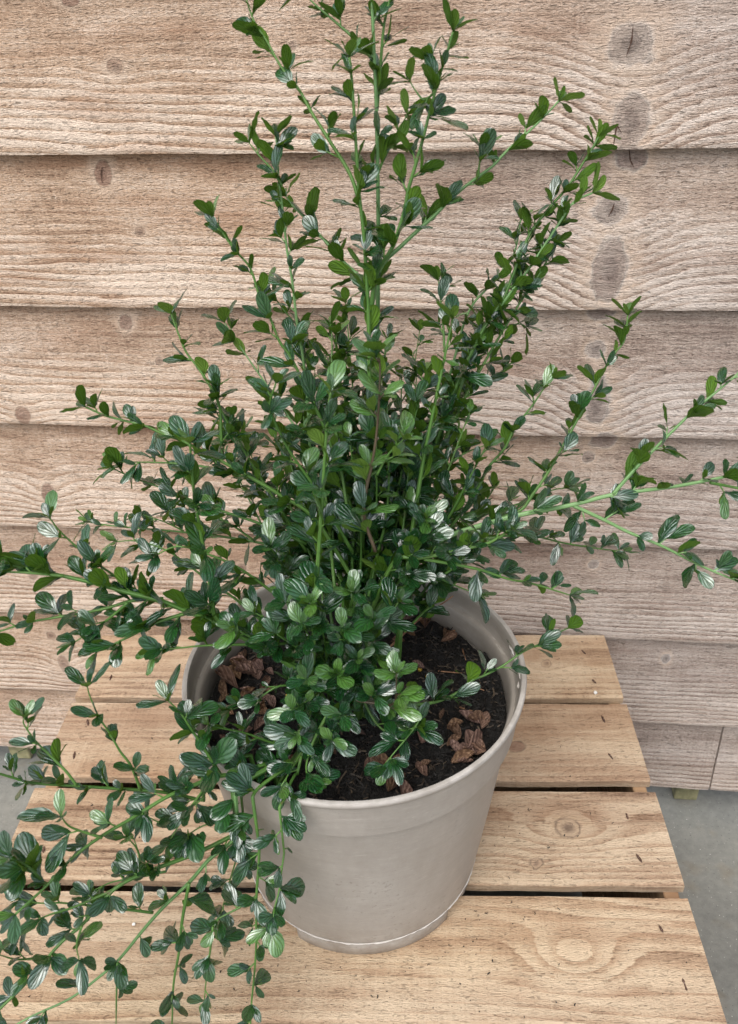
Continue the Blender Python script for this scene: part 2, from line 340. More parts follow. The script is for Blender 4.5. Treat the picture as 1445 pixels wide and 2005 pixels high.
for k in range(nb - 1, 0, -1):
    z0 = edges[k]; z1 = edges[k - 1]; E_ = z1 - z0; top = E_ + .022
    spans = [(XA, XB)] if k != nb - 1 else [(XA, xj - .0012), (xj + .0012, XB)]
    for si, (xa, xb) in enumerate(spans):
        xs = grid_axis(xa, xb, -.75, .62, .0032, .02); v_ = np.concatenate([np.linspace(0, top, int(top / .0036))])
        slope = .0135 / E_
        ks = [(kx, kz - z0, rx, rz, rd) for (kx, kz, rx, rz, rd) in KL if -.035 < kz - z0 < E_ + .03]
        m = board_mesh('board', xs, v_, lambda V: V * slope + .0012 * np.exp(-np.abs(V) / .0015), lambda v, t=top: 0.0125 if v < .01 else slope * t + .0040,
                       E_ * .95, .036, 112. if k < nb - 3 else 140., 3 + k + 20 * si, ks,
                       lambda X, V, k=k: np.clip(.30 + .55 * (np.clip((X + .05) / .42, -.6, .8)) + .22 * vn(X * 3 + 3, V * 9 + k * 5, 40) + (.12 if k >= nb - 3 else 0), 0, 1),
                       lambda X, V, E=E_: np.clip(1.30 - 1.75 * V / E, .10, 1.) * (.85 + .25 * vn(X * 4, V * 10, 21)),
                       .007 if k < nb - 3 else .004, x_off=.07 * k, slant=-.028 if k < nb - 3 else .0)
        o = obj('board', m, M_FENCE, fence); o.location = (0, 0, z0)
        for cr in CR:
            P2 = np.array([on_fence(*q) for q in cr])
            if not (0 < P2[:, 1].mean() - z0 < E_) or si: continue
            V, n_ = [], len(P2) * 4; T2 = np.linspace(0, len(P2) - 1, n_)
            for t in T2:
                i_ = min(int(t), len(P2) - 2); q = P2[i_] + (P2[i_ + 1] - P2[i_]) * (t - i_); hw = .0007 * math.sin(math.pi * (.06 + .88 * t / (len(P2) - 1))) * rng.uniform(.5, 1.4)
                for sgn in (-1, 1): V.append((q[0] + sgn * hw, (q[1] - z0) * slope - .0009, q[1] - z0))
            obj('knot_crack', mesh('knot_crack', V, [(2 * a, 2 * a + 1, 2 * a + 3, 2 * a + 2) for a in range(n_ - 1)]), M_SLOT, o)
for px in (1356, 20):
    x, _ = on_fence(px, 1560 if px > 700 else 1480)
    v, f = box(x - .017, x + .017, .022, .085, .002, edges[-1] - .0015, .0015)
    N = None
    fb = obj('foot_block', mesh('foot_block', v, f), None, fence, label='small greenish wooden block that the fence stands on')
    fb.data.materials.append(M_TWIG)
for zz in (.45, 1.35):
    v, f = box(XA + .02, XB - .02, .024, .062, zz, zz + .075, .001)
    obj('back_rail', mesh('back_rail', v, f), M_TWIG, fence)
N = NT('mossy_block'); _P = N.n('TexCoord').outputs['Object']
M_BLOCK = N.out(N.bsdf(Base_Color=N.ramp(N.noise(_P, 60., 4.), [(.3, lin(98, 98, 72)), (.6, lin(146, 142, 108)), (.8, lin(168, 160, 130))]), Roughness=.9))
for o in fence.children:
    if o.name.startswith('foot_block'): o.data.materials[0] = M_BLOCK

N = NT('crate_wood'); _P = N.n('TexCoord').outputs['Object']
M_BLOCK2 = N.out(N.bsdf(Base_Color=N.ramp(N.noise(N.scale(_P, (12., 12., 160.)), 1., 4.), [(.3, lin(140, 108, 80)), (.6, lin(178, 146, 112)), (.8, lin(196, 168, 134))]), Roughness=.9))
# ---------------------------------------------------------------- slatted stand
TZ = CAM[2] - .7154
XL, XR = -.3933, .2574
PY = [(.7197, .8307), (.599, .7093), (.478, .5846), (.352, .4662)]
stand = empty('slatted_crate', (0, 0, 0), label='upturned slatted crate with a top of four pale sawn planks under the pot', category='crate')
KP = {2: [(1113, 1622, 21, 17, 0.), (1050, 1690, 10, 8, .3)], 3: [(1125, 1872, 52, 30, -1.)], 1: [(1010, 1462, 16, 9, 1.)], 0: [(1070, 1300, 8, 6, .2)]}
TH = .0095
for k, (y0, y1) in enumerate(PY):
    wid = y1 - y0; dx0, dx1 = rng.uniform(-.004, .004, 2); dxr = [0., .001, .002, .001][k]
    xs = grid_axis(XL + dx0, XR + dxr, -9, 9, .0045, .02); v_ = np.linspace(0, wid, int(wid / .0035))
    ks = []
    for (px, py, rx, ry, red) in KP.get(k, []):
        q = atZ(px, py, TZ); q2 = atZ(px + rx, py, TZ); q3 = atZ(px, py + ry, TZ)
        ks.append((q[0], q[1] - y0, abs(q2[0] - q[0]), abs(q3[1] - q[1]), red))
    m = board_mesh('plank', xs, v_, lambda V: -.0012 * np.exp(-np.abs(V) / .002) + .0006 * np.exp(-np.abs(V - .05) / .05), lambda v: -TH, wid * (.5, -.3, .62, .35)[k], .05, (150., 230., 180., 175.)[k], 61 + 7 * k, ks,
                   lambda X, V, k=k: np.clip(.10 + .2 * vn(X * 4, V * 12, 77 + k), 0, 1), lambda X, V, k=k: np.clip((.28, .2, .45, .3)[k] + .3 * vn(X * 5, V * 14, 90 + k), .1, 1.),
                   .012, x_off=.3 * k, wob=.0009, nz=.35)
    # the face was built upright (x, depth, height): lay it down: height -> +Y, depth -> Z
    co = np.zeros(len(m.vertices) * 3, np.float32); m.vertices.foreach_get('co', co); co = co.reshape(-1, 3)
    m.vertices.foreach_set('co', np.stack([co[:, 0], co[:, 2] + y0, co[:, 1]], -1).ravel().astype(np.float32)); m.flip_normals(); m.update()
    pl = obj('plank', m, M_PLANK, stand); pl.location = (0, 0, TZ)
    # staple scars near both ends
    for xe, sgn in ((XR - .028, 1), (XL + .034, -1)):
        for fy in (.28, .74):
            cx = xe + rng.uniform(-.006, .006); cy = y0 + wid * (fy + rng.uniform(-.05, .05)); a = 1.75 + rng.uniform(-.3, .3); L = rng.uniform(.0035, .0058)
            ca, sa = math.cos(a), math.sin(a)
            def rot(v): return [(cx + p[0] * ca - p[1] * sa, cy + p[0] * sa + p[1] * ca, p[2]) for p in v]
            n_ = 9; t_ = np.linspace(-1, 1, n_); hw = .0011 * (1 - t_ ** 2) ** .5 * rng.uniform(.5, 1.3, n_) + .0002
            v = [(L * t, s * h_, .0009) for t, h_ in zip(t_, hw) for s in (-1, 1)]; f = [(2 * i, 2 * i + 2, 2 * i + 3, 2 * i + 1) for i in range(n_ - 1)]
            obj('staple_slot', mesh('staple_slot', rot(v), f), M_SLOT, pl)
            v, f = box(-L * .8, L * .8, -.0006, .0006, .0002, .0016, .0003)
            obj('staple', mesh('staple', rot(v), f), M_RUST, pl)
yF, yB = PY[3][0] + .004, PY[0][1] - .004          # closed crate sides of stacked boards under the top
for side, (xa, xb) in ((1, (XR - .016, XR - .002)), (-1, (XL + .006, XL + .020))):
    zt = TZ - TH - .0006
    for q in range(3):
        v, f = box(xa, xb, yF + .0155, yB - .0155, zt - .108, zt, .001); zt -= .1125
        obj('side_board', mesh('side_board', v, f), M_BLOCK2, stand)
for ya, yb in ((yF, yF + .014), (yB - .014, yB)):
    zt = TZ - TH - .0006
    for q in range(3):
        v, f = box(XL + .006, XR - .002, ya, yb, zt - .108, zt, .001); zt -= .1125
        obj('end_board', mesh('end_board', v, f), M_BLOCK2, stand)
for xa in (XL + .0205, XR - .0465):
    for ya in (yF + .0148, yB - .0448):
        v, f = box(xa, xa + .03, ya, ya + .03, .0, TZ - TH - .0012, .002)
        obj('corner_post', mesh('corner_post', v, f), M_BLOCK2, stand)

# ---------------------------------------------------------------- pot
PX, PYc, PHh = -.0402, .5147, .240
pot = empty('plant_pot', (PX, PYc, TZ + .0008), label='round taupe grey plastic pot with a lipped rim on the planks', category='pot')
def lathe(prof, n=144, rfun=None, a0=0., a1=2 * math.pi, closed=True):
    full = abs(a1 - a0 - 2 * math.pi) < 1e-6; th = np.linspace(a0, a1, n + (0 if full else 1), endpoint=not full); V = []
    for r, z in prof:
        for t in th:
            rr = r * (rfun(t, z) if rfun else 1.); V.append((rr * math.cos(t), rr * math.sin(t), z))
    F_ = []; c = len(th)
    for i in range(len(prof) - 1):
        for j in range(c if full else c - 1):
            k = (j + 1) % c; F_.append((i * c + j, i * c + k, (i + 1) * c + k, (i + 1) * c + j))
    return V, F_
wobf = lambda t, z: 1 + .0035 * math.sin(2 * t + .6) * z / .24 + .0012 * math.sin(5 * t)
def lobj(name, prof, mat, rf=wobf, **kw):
    m = mesh(name, *lathe(prof, rfun=rf), smooth=True); m.set_sharp_from_angle(angle=math.radians(38))
    o = obj(name, m, mat, pot, **kw); return o
w_ = lobj('wall', [(.0, .022), (.100, .0205), (.1078, .0210), (.1090, .0222), (.1096, .026), (.1195, .105), (.1290, .1905), (.1296, .1955), (.1298, .1965), (.1280, .1970), (.1262, .1905), (.1160, .105), (.1066, .028), (0, .026)], M_POT)
rm = lobj('rim', [(.1262, .1985), (.1334, .1985), (.1344, .1992), (.1362, .2200), (.1368, .2300), (.1374, .2330), (.1392, .2345), (.1400, .2365), (.1400, .2388), (.1394, .2399), (.1380, .2402), (.1360, .2396), (.1352, .2375), (.1344, .2300), (.1335, .2235), (.1322, .2212), (.1300, .2206), (.1288, .2195), (.1278, .2150), (.1258, .1995), (.1262, .1985)], M_POT)
notch = [math.radians(q) for q in (-128, -35, 52, 143)]
def footr(t, z):
    s = 1.
    for nn in notch:
        d = abs((t - nn + math.pi) % (2 * math.pi) - math.pi); s -= .07 / (1 + math.exp((d - .1) * 90))
    return s * wobf(t, z)
ft = mesh('foot', *lathe([(.099, .0), (.1056, .0), (.1062, .0008), (.1074, .0195), (.1064, .0202), (.1000, .0202), (.099, .0)], n=360, rfun=footr), smooth=True)
obj('foot', ft, M_POT, pot)
# ragged moulding flash just above the foot
th = np.linspace(0, 2 * math.pi, 400); rr = .1088 + .0004 * vn(th * 30, 0 * th, 4); zz = .0212 + .0005 * vn(th * 11, 0 * th, 5); wd = np.clip(.0002 + .0006 * vn(th * 24, 0 * th, 6) + .0005 * vn(th * 3, 0 * th, 12), 0.00003, .0014)
V = []
for t, r, z, wq in zip(th, rr, zz, wd):
    r *= wobf(t, z)
    for dr, dz in ((-.001, -wq * .5), (.0007, 0), (-.001, wq * .6)): V.append(((r + dr) * math.cos(t), (r + dr) * math.sin(t), z + dz))
Fq = [(3 * i + a, 3 * i + 3 + a, 3 * i + 3 + b, 3 * i + b) for i in range(399) for a, b in ((0, 1), (1, 2))]
obj('moulding_seam', mesh('moulding_seam', V, Fq), M_SEAM, pot)
# torn inner lip on the right of the rim
V, Fq = [], []
for k in range(12):
    t = math.radians(-6 + k * 1.6 + rng.uniform(-.8, .8)); r = .1345 + rng.uniform(-.001, .0006); z = .2325 + rng.uniform(-.003, .004); L = rng.uniform(.005, .011); b = len(V)
    e = np.array([-math.sin(t), math.cos(t), 0]); rd = np.array([math.cos(t), math.sin(t), 0]); c0 = rd * r + np.array([0, 0, z])
    V += [c0 - e * L * .5, c0 + e * L * .5 + (0, 0, .001), c0 - rd * rng.uniform(.0006, .0016) + e * rng.uniform(-.003, .003) + np.array([0, 0, rng.uniform(.0003, .0016)]), c0 + rd * .0007]
    Fq += [(b, b + 1, b + 2), (b + 1, b, b + 3), (b, b + 2, b + 3), (b + 2, b + 1, b + 3)]
obj('torn_lip', mesh('torn_lip', V, Fq), M_SEAM, pot, label='jagged pale torn plastic on the inner lip')

# ---------------------------------------------------------------- compost
SZ = TZ + .2025; SR = .1256
def soil_h(x, y):
    r = np.hypot(x, y); return .006 * vn(x * 25, y * 25, 31) + .0032 * vn(x * 90, y * 90, 32) + .0018 * vn(x * 240, y * 240, 33) + .007 * np.exp(-(r / .05) ** 2) - .002
nr, na = 62, 190
V = [(0, 0, float(soil_h(0., 0.)))]; Fq = []
for i in range(1, nr + 1):
    r = SR * i / nr
    for j in range(na):
        a = 2 * math.pi * j / na; x, y = r * math.cos(a), r * math.sin(a); V.append((x, y, float(soil_h(x, y))))
for j in range(na): Fq.append((0, 1 + j, 1 + (j + 1) % na))
for i in range(nr - 1):
    for j in range(na):
        k = (j + 1) % na; Fq.append((1 + i * na + j, 1 + (i + 1) * na + j, 1 + (i + 1) * na + k, 1 + i * na + k))
compost = obj('compost', mesh('compost', V, Fq), M_SOIL, kind='stuff', label='dark crumbly compost filling the grey pot', category='compost')
compost.location = (PX, PYc, SZ)
def slivers(n, fn, lo, hi, w0, w1):
    V, Fq, R_ = [], [], []
    for i in range(n):
        c, upn = fn(); a = rng.uniform(0, 2 * math.pi); tilt = rng.normal(0, .35); L = lo * (hi / lo) ** (rng.random() ** 2); wv = rng.uniform(w0, w1)
        d = np.array([math.cos(a) * math.cos(tilt), math.sin(a) * math.cos(tilt), math.sin(tilt)]); s = np.cross(d, (0, 0, 1.)); s /= np.linalg.norm(s); u = np.cross(s, d); bend = rng.normal(0, .25) * L
        b = len(V); pts = [c - d * L / 2, c + s * bend, c + d * L / 2]
        for q in pts: V += [q - s * wv / 2, q + s * wv / 2, q + u * wv * .6]
        for k in (0, 3): Fq += [(b + k, b + k + 3, b + k + 5, b + k + 2), (b + k + 1, b + k + 2, b + k + 5, b + k + 4), (b + k, b + k + 1, b + k + 4, b + k + 3)]
        R_ += [rng.random()] * 9
    m = mesh('slivers', V, Fq); m.attributes.new('rnd', 'FLOAT', 'POINT').data.foreach_set('value', np.array(R_, np.float32)); return m
def soil_pt():
    r = SR * .985 * math.sqrt(rng.random()); a = rng.uniform(0, 2 * math.pi); x, y = r * math.cos(a), r * math.sin(a)
    return np.array([x, y, float(soil_h(x, y)) + rng.uniform(.0002, .0018)]), None
fib = obj('fibres', slivers(5200, soil_pt, .0025, .016, .0004, .0018), M_CHIP, compost, kind='stuff')
def plank_pt():
    k = rng.integers(0, 4); y = rng.uniform(PY[k][0] + .003, PY[k][1] - .003); x = rng.uniform(XL + .01, XR - .01)
    while math.hypot(x - PX, y - PYc) < .112: x = rng.uniform(XL + .01, XR - .01)
    if rng.random() < .5:
        a = rng.uniform(-2.6, .6); r = .114 + abs(rng.normal(0, .05)); x2, y2 = PX + r * math.cos(a), PYc + r * math.sin(a)
        if any(p[0] + .003 < y2 < p[1] - .003 for p in PY) and XL + .01 < x2 < XR - .01: x, y = x2, y2
    return np.array([x, y, TZ + .0011]), None
m = slivers(260, plank_pt, .0006, .003, .0004, .0012)
obj('soil_crumbs', m, M_CHIP, kind='stuff', label='tiny dark crumbs of compost spilled on the planks round the pot', category='crumbs')

# ---------------------------------------------------------------- litter on the compost
def soil_at(px, py, dz=0.):
    q = atZ(px, py, SZ + dz)
    for _ in range(4):
        z = SZ + float(soil_h(q[0] - PX, q[1] - PYc)) + dz; q = atZ(px, py, z)
    return q
def dead_mesh(i):
    r_ = np.random.default_rng(100 + i); rows = np.array([0, .08, .25, .45, .65, .85, 1.]); cols = np.linspace(-1, 1, 7); V, UV = [], []
    wmax = r_.uniform(.26, .38); curl = r_.uniform(.5, 1.7); bend = r_.uniform(-.9, .9)
    for t in rows:
        hw = wmax * max(.03, math.sin(math.pi * min(1, t * .95 + .03)) ** .8)
        for u in cols:
            jag = 1 + .08 * r_.normal() * (abs(u) == 1)
            V.append((t - .5, u * hw * jag * (1 - .25 * curl), hw * curl * (u * u - .35) + bend * .4 * ((t - .5) ** 2 - .08) + .014 * r_.normal() + .10)); UV.append(((u + 1) / 2, t))
    nc = len(cols); Fq = [(a * nc + b, a * nc + b + 1, (a + 1) * nc + b + 1, (a + 1) * nc + b) for a in range(len(rows) - 1) for b in range(nc - 1)]
    m = mesh('dead_leaf', V, Fq, True); uvl = m.uv_layers.new(name='UVMap')
    for l in m.loops: uvl.data[l.index].uv = UV[l.vertex_index]
    m.materials.append(M_DEAD); return m
DM = [dead_mesh(i) for i in range(9)]
DL = [(rng.uniform(395, 530), rng.uniform(1285, 1400), rng.uniform(18, 34), rng.uniform(0, 3.1)) for _ in range(16)] + [(rng.uniform(860, 960), rng.uniform(1395, 1500), rng.uniform(16, 30), rng.uniform(0, 3.1)) for _ in range(9)] + [(rng.uniform(700, 850), rng.uniform(1480, 1545), rng.uniform(16, 28), rng.uniform(0, 3.1)) for _ in range(6)] + [(rng.uniform(440, 620), rng.uniform(1410, 1500), rng.uniform(18, 28), rng.uniform(0, 3.1)) for _ in range(8)] + [(435, 1290, 34, .4), (470, 1285, 26, 1.2), (425, 1335, 44, 2.2), (440, 1320, 36, .9), (410, 1345, 30, 1.5), (455, 1300, 30, 2.9), (500, 1300, 26, 1.), (520, 1395, 30, 1.9), (555, 1405, 26, .3),
      (440, 1372, 22, 1.2), (800, 1212, 26, .2), (836, 1222, 30, 1.2), (845, 1205, 24, 1.9), (805, 1245, 24, 2.2), (925, 1222, 26, .4), (905, 1215, 24, 1.5), (817, 1306, 24, 2.8), (918, 1410, 34, 3.0),
      (948, 1413, 28, 1.4), (888, 1435, 24, 2.3), (930, 1462, 40, .7), (915, 1470, 30, 2.8), (908, 1488, 32, .1), (778, 1538, 44, 1.0), (790, 1555, 30, 1.7), (728, 1500, 26, .6), (590, 1330, 26, 1.6),
      (700, 1440, 26, .4), (650, 1470, 30, 2.1), (840, 1440, 30, 1.1), (560, 1470, 26, .5), (780, 1260, 28, 2.5), (480, 1440, 26, .8)]
DLAB = lambda px, py: 'crumpled brown dead leaf in the heap beside the tiny seedling' if px < 480 and py < 1360 else 'crumpled brown dead leaf at the foot of the long dry twig' if py < 1265 and 760 < px < 860 else 'crumpled brown dead leaf against the back wall inside the pot' if py < 1265 and px >= 860 else 'crumpled brown dead leaf on the bare compost under the torn part of the rim' if px > 870 else 'crumpled brown dead leaf on the compost close behind the front lip of the pot' if py > 1490 else 'crumpled brown dead leaf on the compost half hidden under the low leafy shoots'
for i, (px, py, sz, a) in enumerate(DL):
    q = soil_at(px, py, .004)
    rq = math.hypot(q[0] - PX, q[1] - PYc)
    if rq > .114: q[0] = PX + (q[0] - PX) * .114 / rq; q[1] = PYc + (q[1] - PYc) * .114 / rq; q[2] = SZ + float(soil_h(q[0] - PX, q[1] - PYc)) + .004
    s = sz * .95 / PF * rng.uniform(.9, 1.15)
    o = obj('dead_leaf', DM[i % 9], None, None, label=DLAB(px, py), category='dead leaf', group='dead leaves on the compost')
    o.location = q + np.array([0, 0, .0015]); o.rotation_euler = (rng.normal(0, .45), rng.normal(0, .3), a + rng.normal(0, .2)); o.scale = (s, s, s)
def tube(P, R_, sides=8, ridge=0., cap=True):
    P = np.asarray(P, float); n = len(P); T = np.gradient(P, axis=0); T /= np.linalg.norm(T, axis=1)[:, None] + 1e-12
    a = np.cross(T[0], (0, 0, 1.)); a = a if np.linalg.norm(a) > .1 else np.cross(T[0], (1., 0, 0)); a /= np.linalg.norm(a); V = []; Gr = []
    for i in range(n):
        a = a - T[i] * (a @ T[i]); a /= np.linalg.norm(a); b = np.cross(T[i], a)
        for k in range(sides):
            t = 2 * math.pi * k / sides; r = R_[i] * (1 - ridge * (k % 2)); V.append(P[i] + (a * math.cos(t) + b * math.sin(t)) * r); Gr.append(1. - (k % 2) if ridge else 1.)
    Fq = [(i * sides + k, i * sides + (k + 1) % sides, (i + 1) * sides + (k + 1) % sides, (i + 1) * sides + k) for i in range(n - 1) for k in range(sides)]
    if cap: Fq += [tuple(range(sides))[::-1], tuple(range((n - 1) * sides, n * sides))]
    return V, Fq, Gr
def twig(pts, r, name, label, mat, cat, group=None):
    P = np.array(pts); V, Fq, _ = tube(P, np.linspace(r, r * .5, len(P)), 7)
    o = obj(name, mesh(name, V, Fq, True), mat, None, label=label, category=cat)
    if group: o['group'] = group
a, b = soil_at(748, 1280, .016), atZ(886, 1168, SZ + .034)
P = [a + (b - a) * t + np.array([0, 0, .004 * math.sin(3 * t)]) + np.array([.001 * math.sin(9 * t), 0, 0]) for t in np.linspace(0, 1, 9)]
twig(P, .0011, 'dry_twig', 'long thin brown dry twig leaning across the compost to the rim', M_TWIG, 'twig')
for (p0, p1) in (((880, 1238), (908, 1228)), ((858, 1314), (905, 1318)), ((900, 1385), (925, 1392)), ((905, 1270), (912, 1292)), ((497, 1378), (560, 1402)), ((930, 1345), (948, 1352))):
    a, b = soil_at(*p0, .002), soil_at(*p1, .003)
    twig([a + (b - a) * t for t in np.linspace(0, 1, 4)], .0008, 'dry_twig', 'short pale dry stalk lying on the dark compost', M_TWIG, 'twig', 'short stalks on the compost')
import bmesh
def blob(name, r, seed, squash=1.):
    bm = bmesh.new(); bmesh.ops.create_icosphere(bm, subdivisions=2, radius=r); r_ = np.random.default_rng(seed)
    for q in bm.verts: q.co *= 1 + .12 * r_.normal(); q.co.z *= squash
    m = bpy.data.meshes.new(name); bm.to_mesh(m); bm.free(); m.shade_smooth(); return m
for i, (px, py) in enumerate(((822, 1311), (564, 1362), (838, 1325))):
    o = obj('fertiliser_pellet', blob('fertiliser_pellet', .0022, i), M_PELLET, None, label='tiny round yellow fertiliser pellet on the dark compost', category='pellet', group='fertiliser pellets'); o.location = soil_at(px, py, .001)
for i, (px, py, lb) in enumerate(((1166, 1356, 'small white chip lying on the rearmost plank'), (262, 1809, 'small white speck lying on the front plank'))):
    o = obj('white_chip', blob('white_chip', (.0024, .0016)[i], 20 + i, .5), M_WHITE, None, label=lb, category='chip'); q = atZ(px, py, TZ + .0015); o.location = q
q = soil_at(411, 1300, .004)
V = []; Fq = []
for s_ in (-1, 1):
    b_ = len(V); V += [(0, 0, 0), (s_ * .002, -.0012, .0008), (s_ * .0042, 0, .001), (s_ * .002, .0014, .0008)]; Fq.append((b_, b_ + 1, b_ + 2, b_ + 3))
V += [(.0003, 0, 0), (-.0003, 0, 0), (0, .0002, -.005)]; Fq.append((8, 9, 10))
N = NT('seedling_green'); M_SEED = N.out(N.bsdf(Base_Color=lin(110, 168, 60), Roughness=.5))
o = obj('seedling', mesh('seedling', V, Fq), M_SEED, None, label='tiny two leaved bright green seedling at the left edge of the compost', category='seedling'); o.location = q

# ---------------------------------------------------------------- the shrub: stems traced from the photograph
# (points in photo pixels, depth Y at base, depth Y at tip, base radius mm, options)
S = []
def st(pts, Y0, Y1, r=1.1, **k): S.append((pts, Y0, Y1, r, k))
ROOT = (690, 1300)
# upright leaders
st([(712, 1285), (722, 1150), (735, 800), (741, 500), (738, 250), (733, 110), (728, 0), (722, -90)], .53, .60, 2.1, pale=1, bare=.55, sp=1.7)
st([(700, 1290), (705, 1150), (722, 800), (722, 640), (714, 480), (703, 375), (697, 280), (690, 170), (684, 112)], .51, .56, 1.9, bare=.3)
st([(704, 395), (685, 340), (645, 275), (610, 220), (585, 175), (550, 130), (525, 85), (497, 40), (480, -8)], .55, .59, 1.1)
st([(733, 122), (700, 82), (660, 46), (620, 12), (590, -18)], .60, .62, 1.)
st([(738, 215), (745, 130), (752, 50), (766, -10), (778, -60)], .59, .60, 1.1)
st([(725, 610), (738, 535), (768, 485), (790, 420), (800, 370), (813, 325), (826, 280), (840, 225), (856, 165), (873, 110), (887, 62)], .54, .56, 1.4, sp=.8)
st([(852, 180), (830, 195), (812, 175), (803, 160)], .56, .57, .7); st([(846, 205), (858, 150), (845, 120)], .55, .55, .7)
st([(740, 338), (750, 315), (766, 283), (788, 242), (797, 225)], .58, .62, .9)
st([(728, 600), (745, 525), (788, 480), (820, 450), (853, 420), (893, 380), (938, 345), (965, 325), (993, 295), (1033, 260), (1068, 226), (1094, 198)], .55, .62, 1.4, pale=1, bare=.3, sp=1.3)
st([(936, 347), (939, 318), (942, 290)], .58, .58, .7)
# right hand leaning group
st([(800, 1120), (835, 940), (880, 790), (935, 665), (985, 585), (1023, 490), (1045, 447), (1075, 408), (1110, 368), (1140, 322), (1160, 290), (1172, 268)], .54, .64, 1.7, bare=.2, sp=.7)
st([(790, 1120), (830, 920), (890, 790), (935, 662), (965, 620), (998, 575), (1033, 530), (1063, 485), (1093, 440), (1123, 396), (1160, 378)], .56, .62, 1.6, pale=1, bare=.25, sp=.7)
st([(780, 1100), (835, 900), (885, 720), (918, 610), (965, 553), (1005, 500), (1020, 430)], .58, .66, 1.4, pale=1, bare=.3, sp=.8)
st([(812, 1080), (850, 920), (900, 800), (960, 690), (1020, 590), (1060, 530), (1085, 480)], .55, .62, 1.4, bare=.3, sp=.7)
st([(800, 1100), (808, 1035), (828, 908), (853, 783), (873, 688), (886, 625)], .49, .53, 1.5, bare=.1)
st([(870, 690), (868, 640), (862, 575), (858, 550)], .55, .57, .8)
st([(888, 803), (935, 757), (973, 738), (1000, 712)], .60, .63, .8); st([(915, 700), (960, 660), (1010, 635), (1030, 640)], .6, .62, .8)
st([(860, 1060), (912, 993), (934, 958), (958, 913), (988, 878), (1008, 838), (1043, 793), (1064, 762), (1080, 742)], .52, .56, 1.2)
st([(890, 1060), (960, 1020), (1018, 1000), (1045, 965), (1068, 933), (1090, 895), (1108, 863), (1138, 808), (1163, 763), (1185, 720), (1205, 690), (1223, 665), (1229, 618)], .52, .60, 1.3)
st([(883, 905), (915, 885), (950, 872)], .55, .56, .7)
# far right branches
st([(740, 1200), (800, 1110), (870, 1055), (938, 1030), (1018, 1008), (1113, 990), (1203, 968), (1303, 955), (1373, 943), (1445, 927), (1510, 905)], .50, .50, 2.1, pale=1, bare=.42, sp=1.25)
st([(1390, 945), (1445, 956), (1510, 975)], .5, .5, 1.)
st([(1200, 968), (1235, 928), (1268, 893), (1313, 848), (1363, 800), (1408, 763), (1443, 733), (1475, 695)], .5, .53, 1.2, pale=1)
st([(1123, 990), (1183, 1018), (1233, 1043), (1298, 1070), (1373, 1108), (1445, 1138), (1510, 1160)], .5, .47, 1.2, pale=1, sp=1.2)
st([(880, 1085), (963, 1053), (1043, 1050), (1103, 1063), (1163, 1073), (1222, 1080)], .60, .64, 1.1, sp=.75)
st([(870, 1040), (950, 1005), (1020, 985), (1080, 960), (1120, 955)], .58, .64, 1.)
st([(723, 1200), (773, 1100), (818, 1093), (873, 1083), (938, 1068), (968, 1058), (1000, 1036)], .49, .47, 1.9, sp=.7)
st([(830, 1095), (878, 1103), (938, 1115), (993, 1133), (1043, 1143), (1093, 1158), (1115, 1165)], .48, .48, 1.1)
st([(780, 1130), (840, 1125), (873, 1138), (900, 1150), (935, 1163)], .5, .5, .9)
st([(760, 1385), (850, 1375), (901, 1353), (925, 1332), (951, 1321), (985, 1303), (1023, 1277), (1060, 1259), (1085, 1243), (1112, 1230)], .45, .50, 1.2)
# left upright group
st([(640, 1180), (612, 950), (604, 808), (594, 705), (582, 635), (572, 550), (562, 490), (555, 425), (546, 350), (542, 285), (540, 268)], .54, .60, 1.4, pale=1, bare=.3, sp=.8)
st([(552, 365), (535, 335), (508, 305), (488, 280)], .59, .60, .8)
st([(715, 565), (708, 545), (670, 510), (635, 470), (600, 430), (575, 405), (560, 385)], .57, .62, 1.2, pale=1)
st([(690, 1000), (640, 850), (575, 710), (548, 670), (530, 625), (508, 580), (490, 525), (460, 490), (436, 456), (418, 425)], .52, .55, 1.2)
st([(720, 900), (660, 740), (600, 660), (560, 612), (525, 565)], .56, .6, 1.)
st([(650, 960), (580, 840), (530, 765), (500, 722), (478, 690), (458, 660), (440, 632)], .55, .6, 1., pale=1)
st([(436, 900), (433, 850), (430, 798), (415, 763), (390, 723), (365, 690), (350, 655), (335, 615)], .52, .55, 1.1)
st([(600, 1080), (520, 950), (470, 870), (432, 800), (425, 760)], .52, .53, 1.1)
st([(690, 1080), (620, 960), (565, 880), (530, 800), (540, 750)], .49, .48, 1.2)
st([(735, 1080), (712, 1000), (728, 910), (738, 843), (744, 738), (742, 690)], .465, .49, 1.1, woody=1, young=.8, sp=1.1, size=1.1)
st([(738, 930), (760, 890), (790, 860)], .47, .47, .7, young=.8)
st([(680, 1000), (660, 860), (650, 758), (650, 668), (648, 635)], .50, .57, 1.)
st([(612, 1300), (614, 1268), (618, 1168), (623, 1090), (630, 988), (636, 893), (642, 803), (648, 768)], .435, .45, 1.6, pale=0, bare=.1, size=1.15)
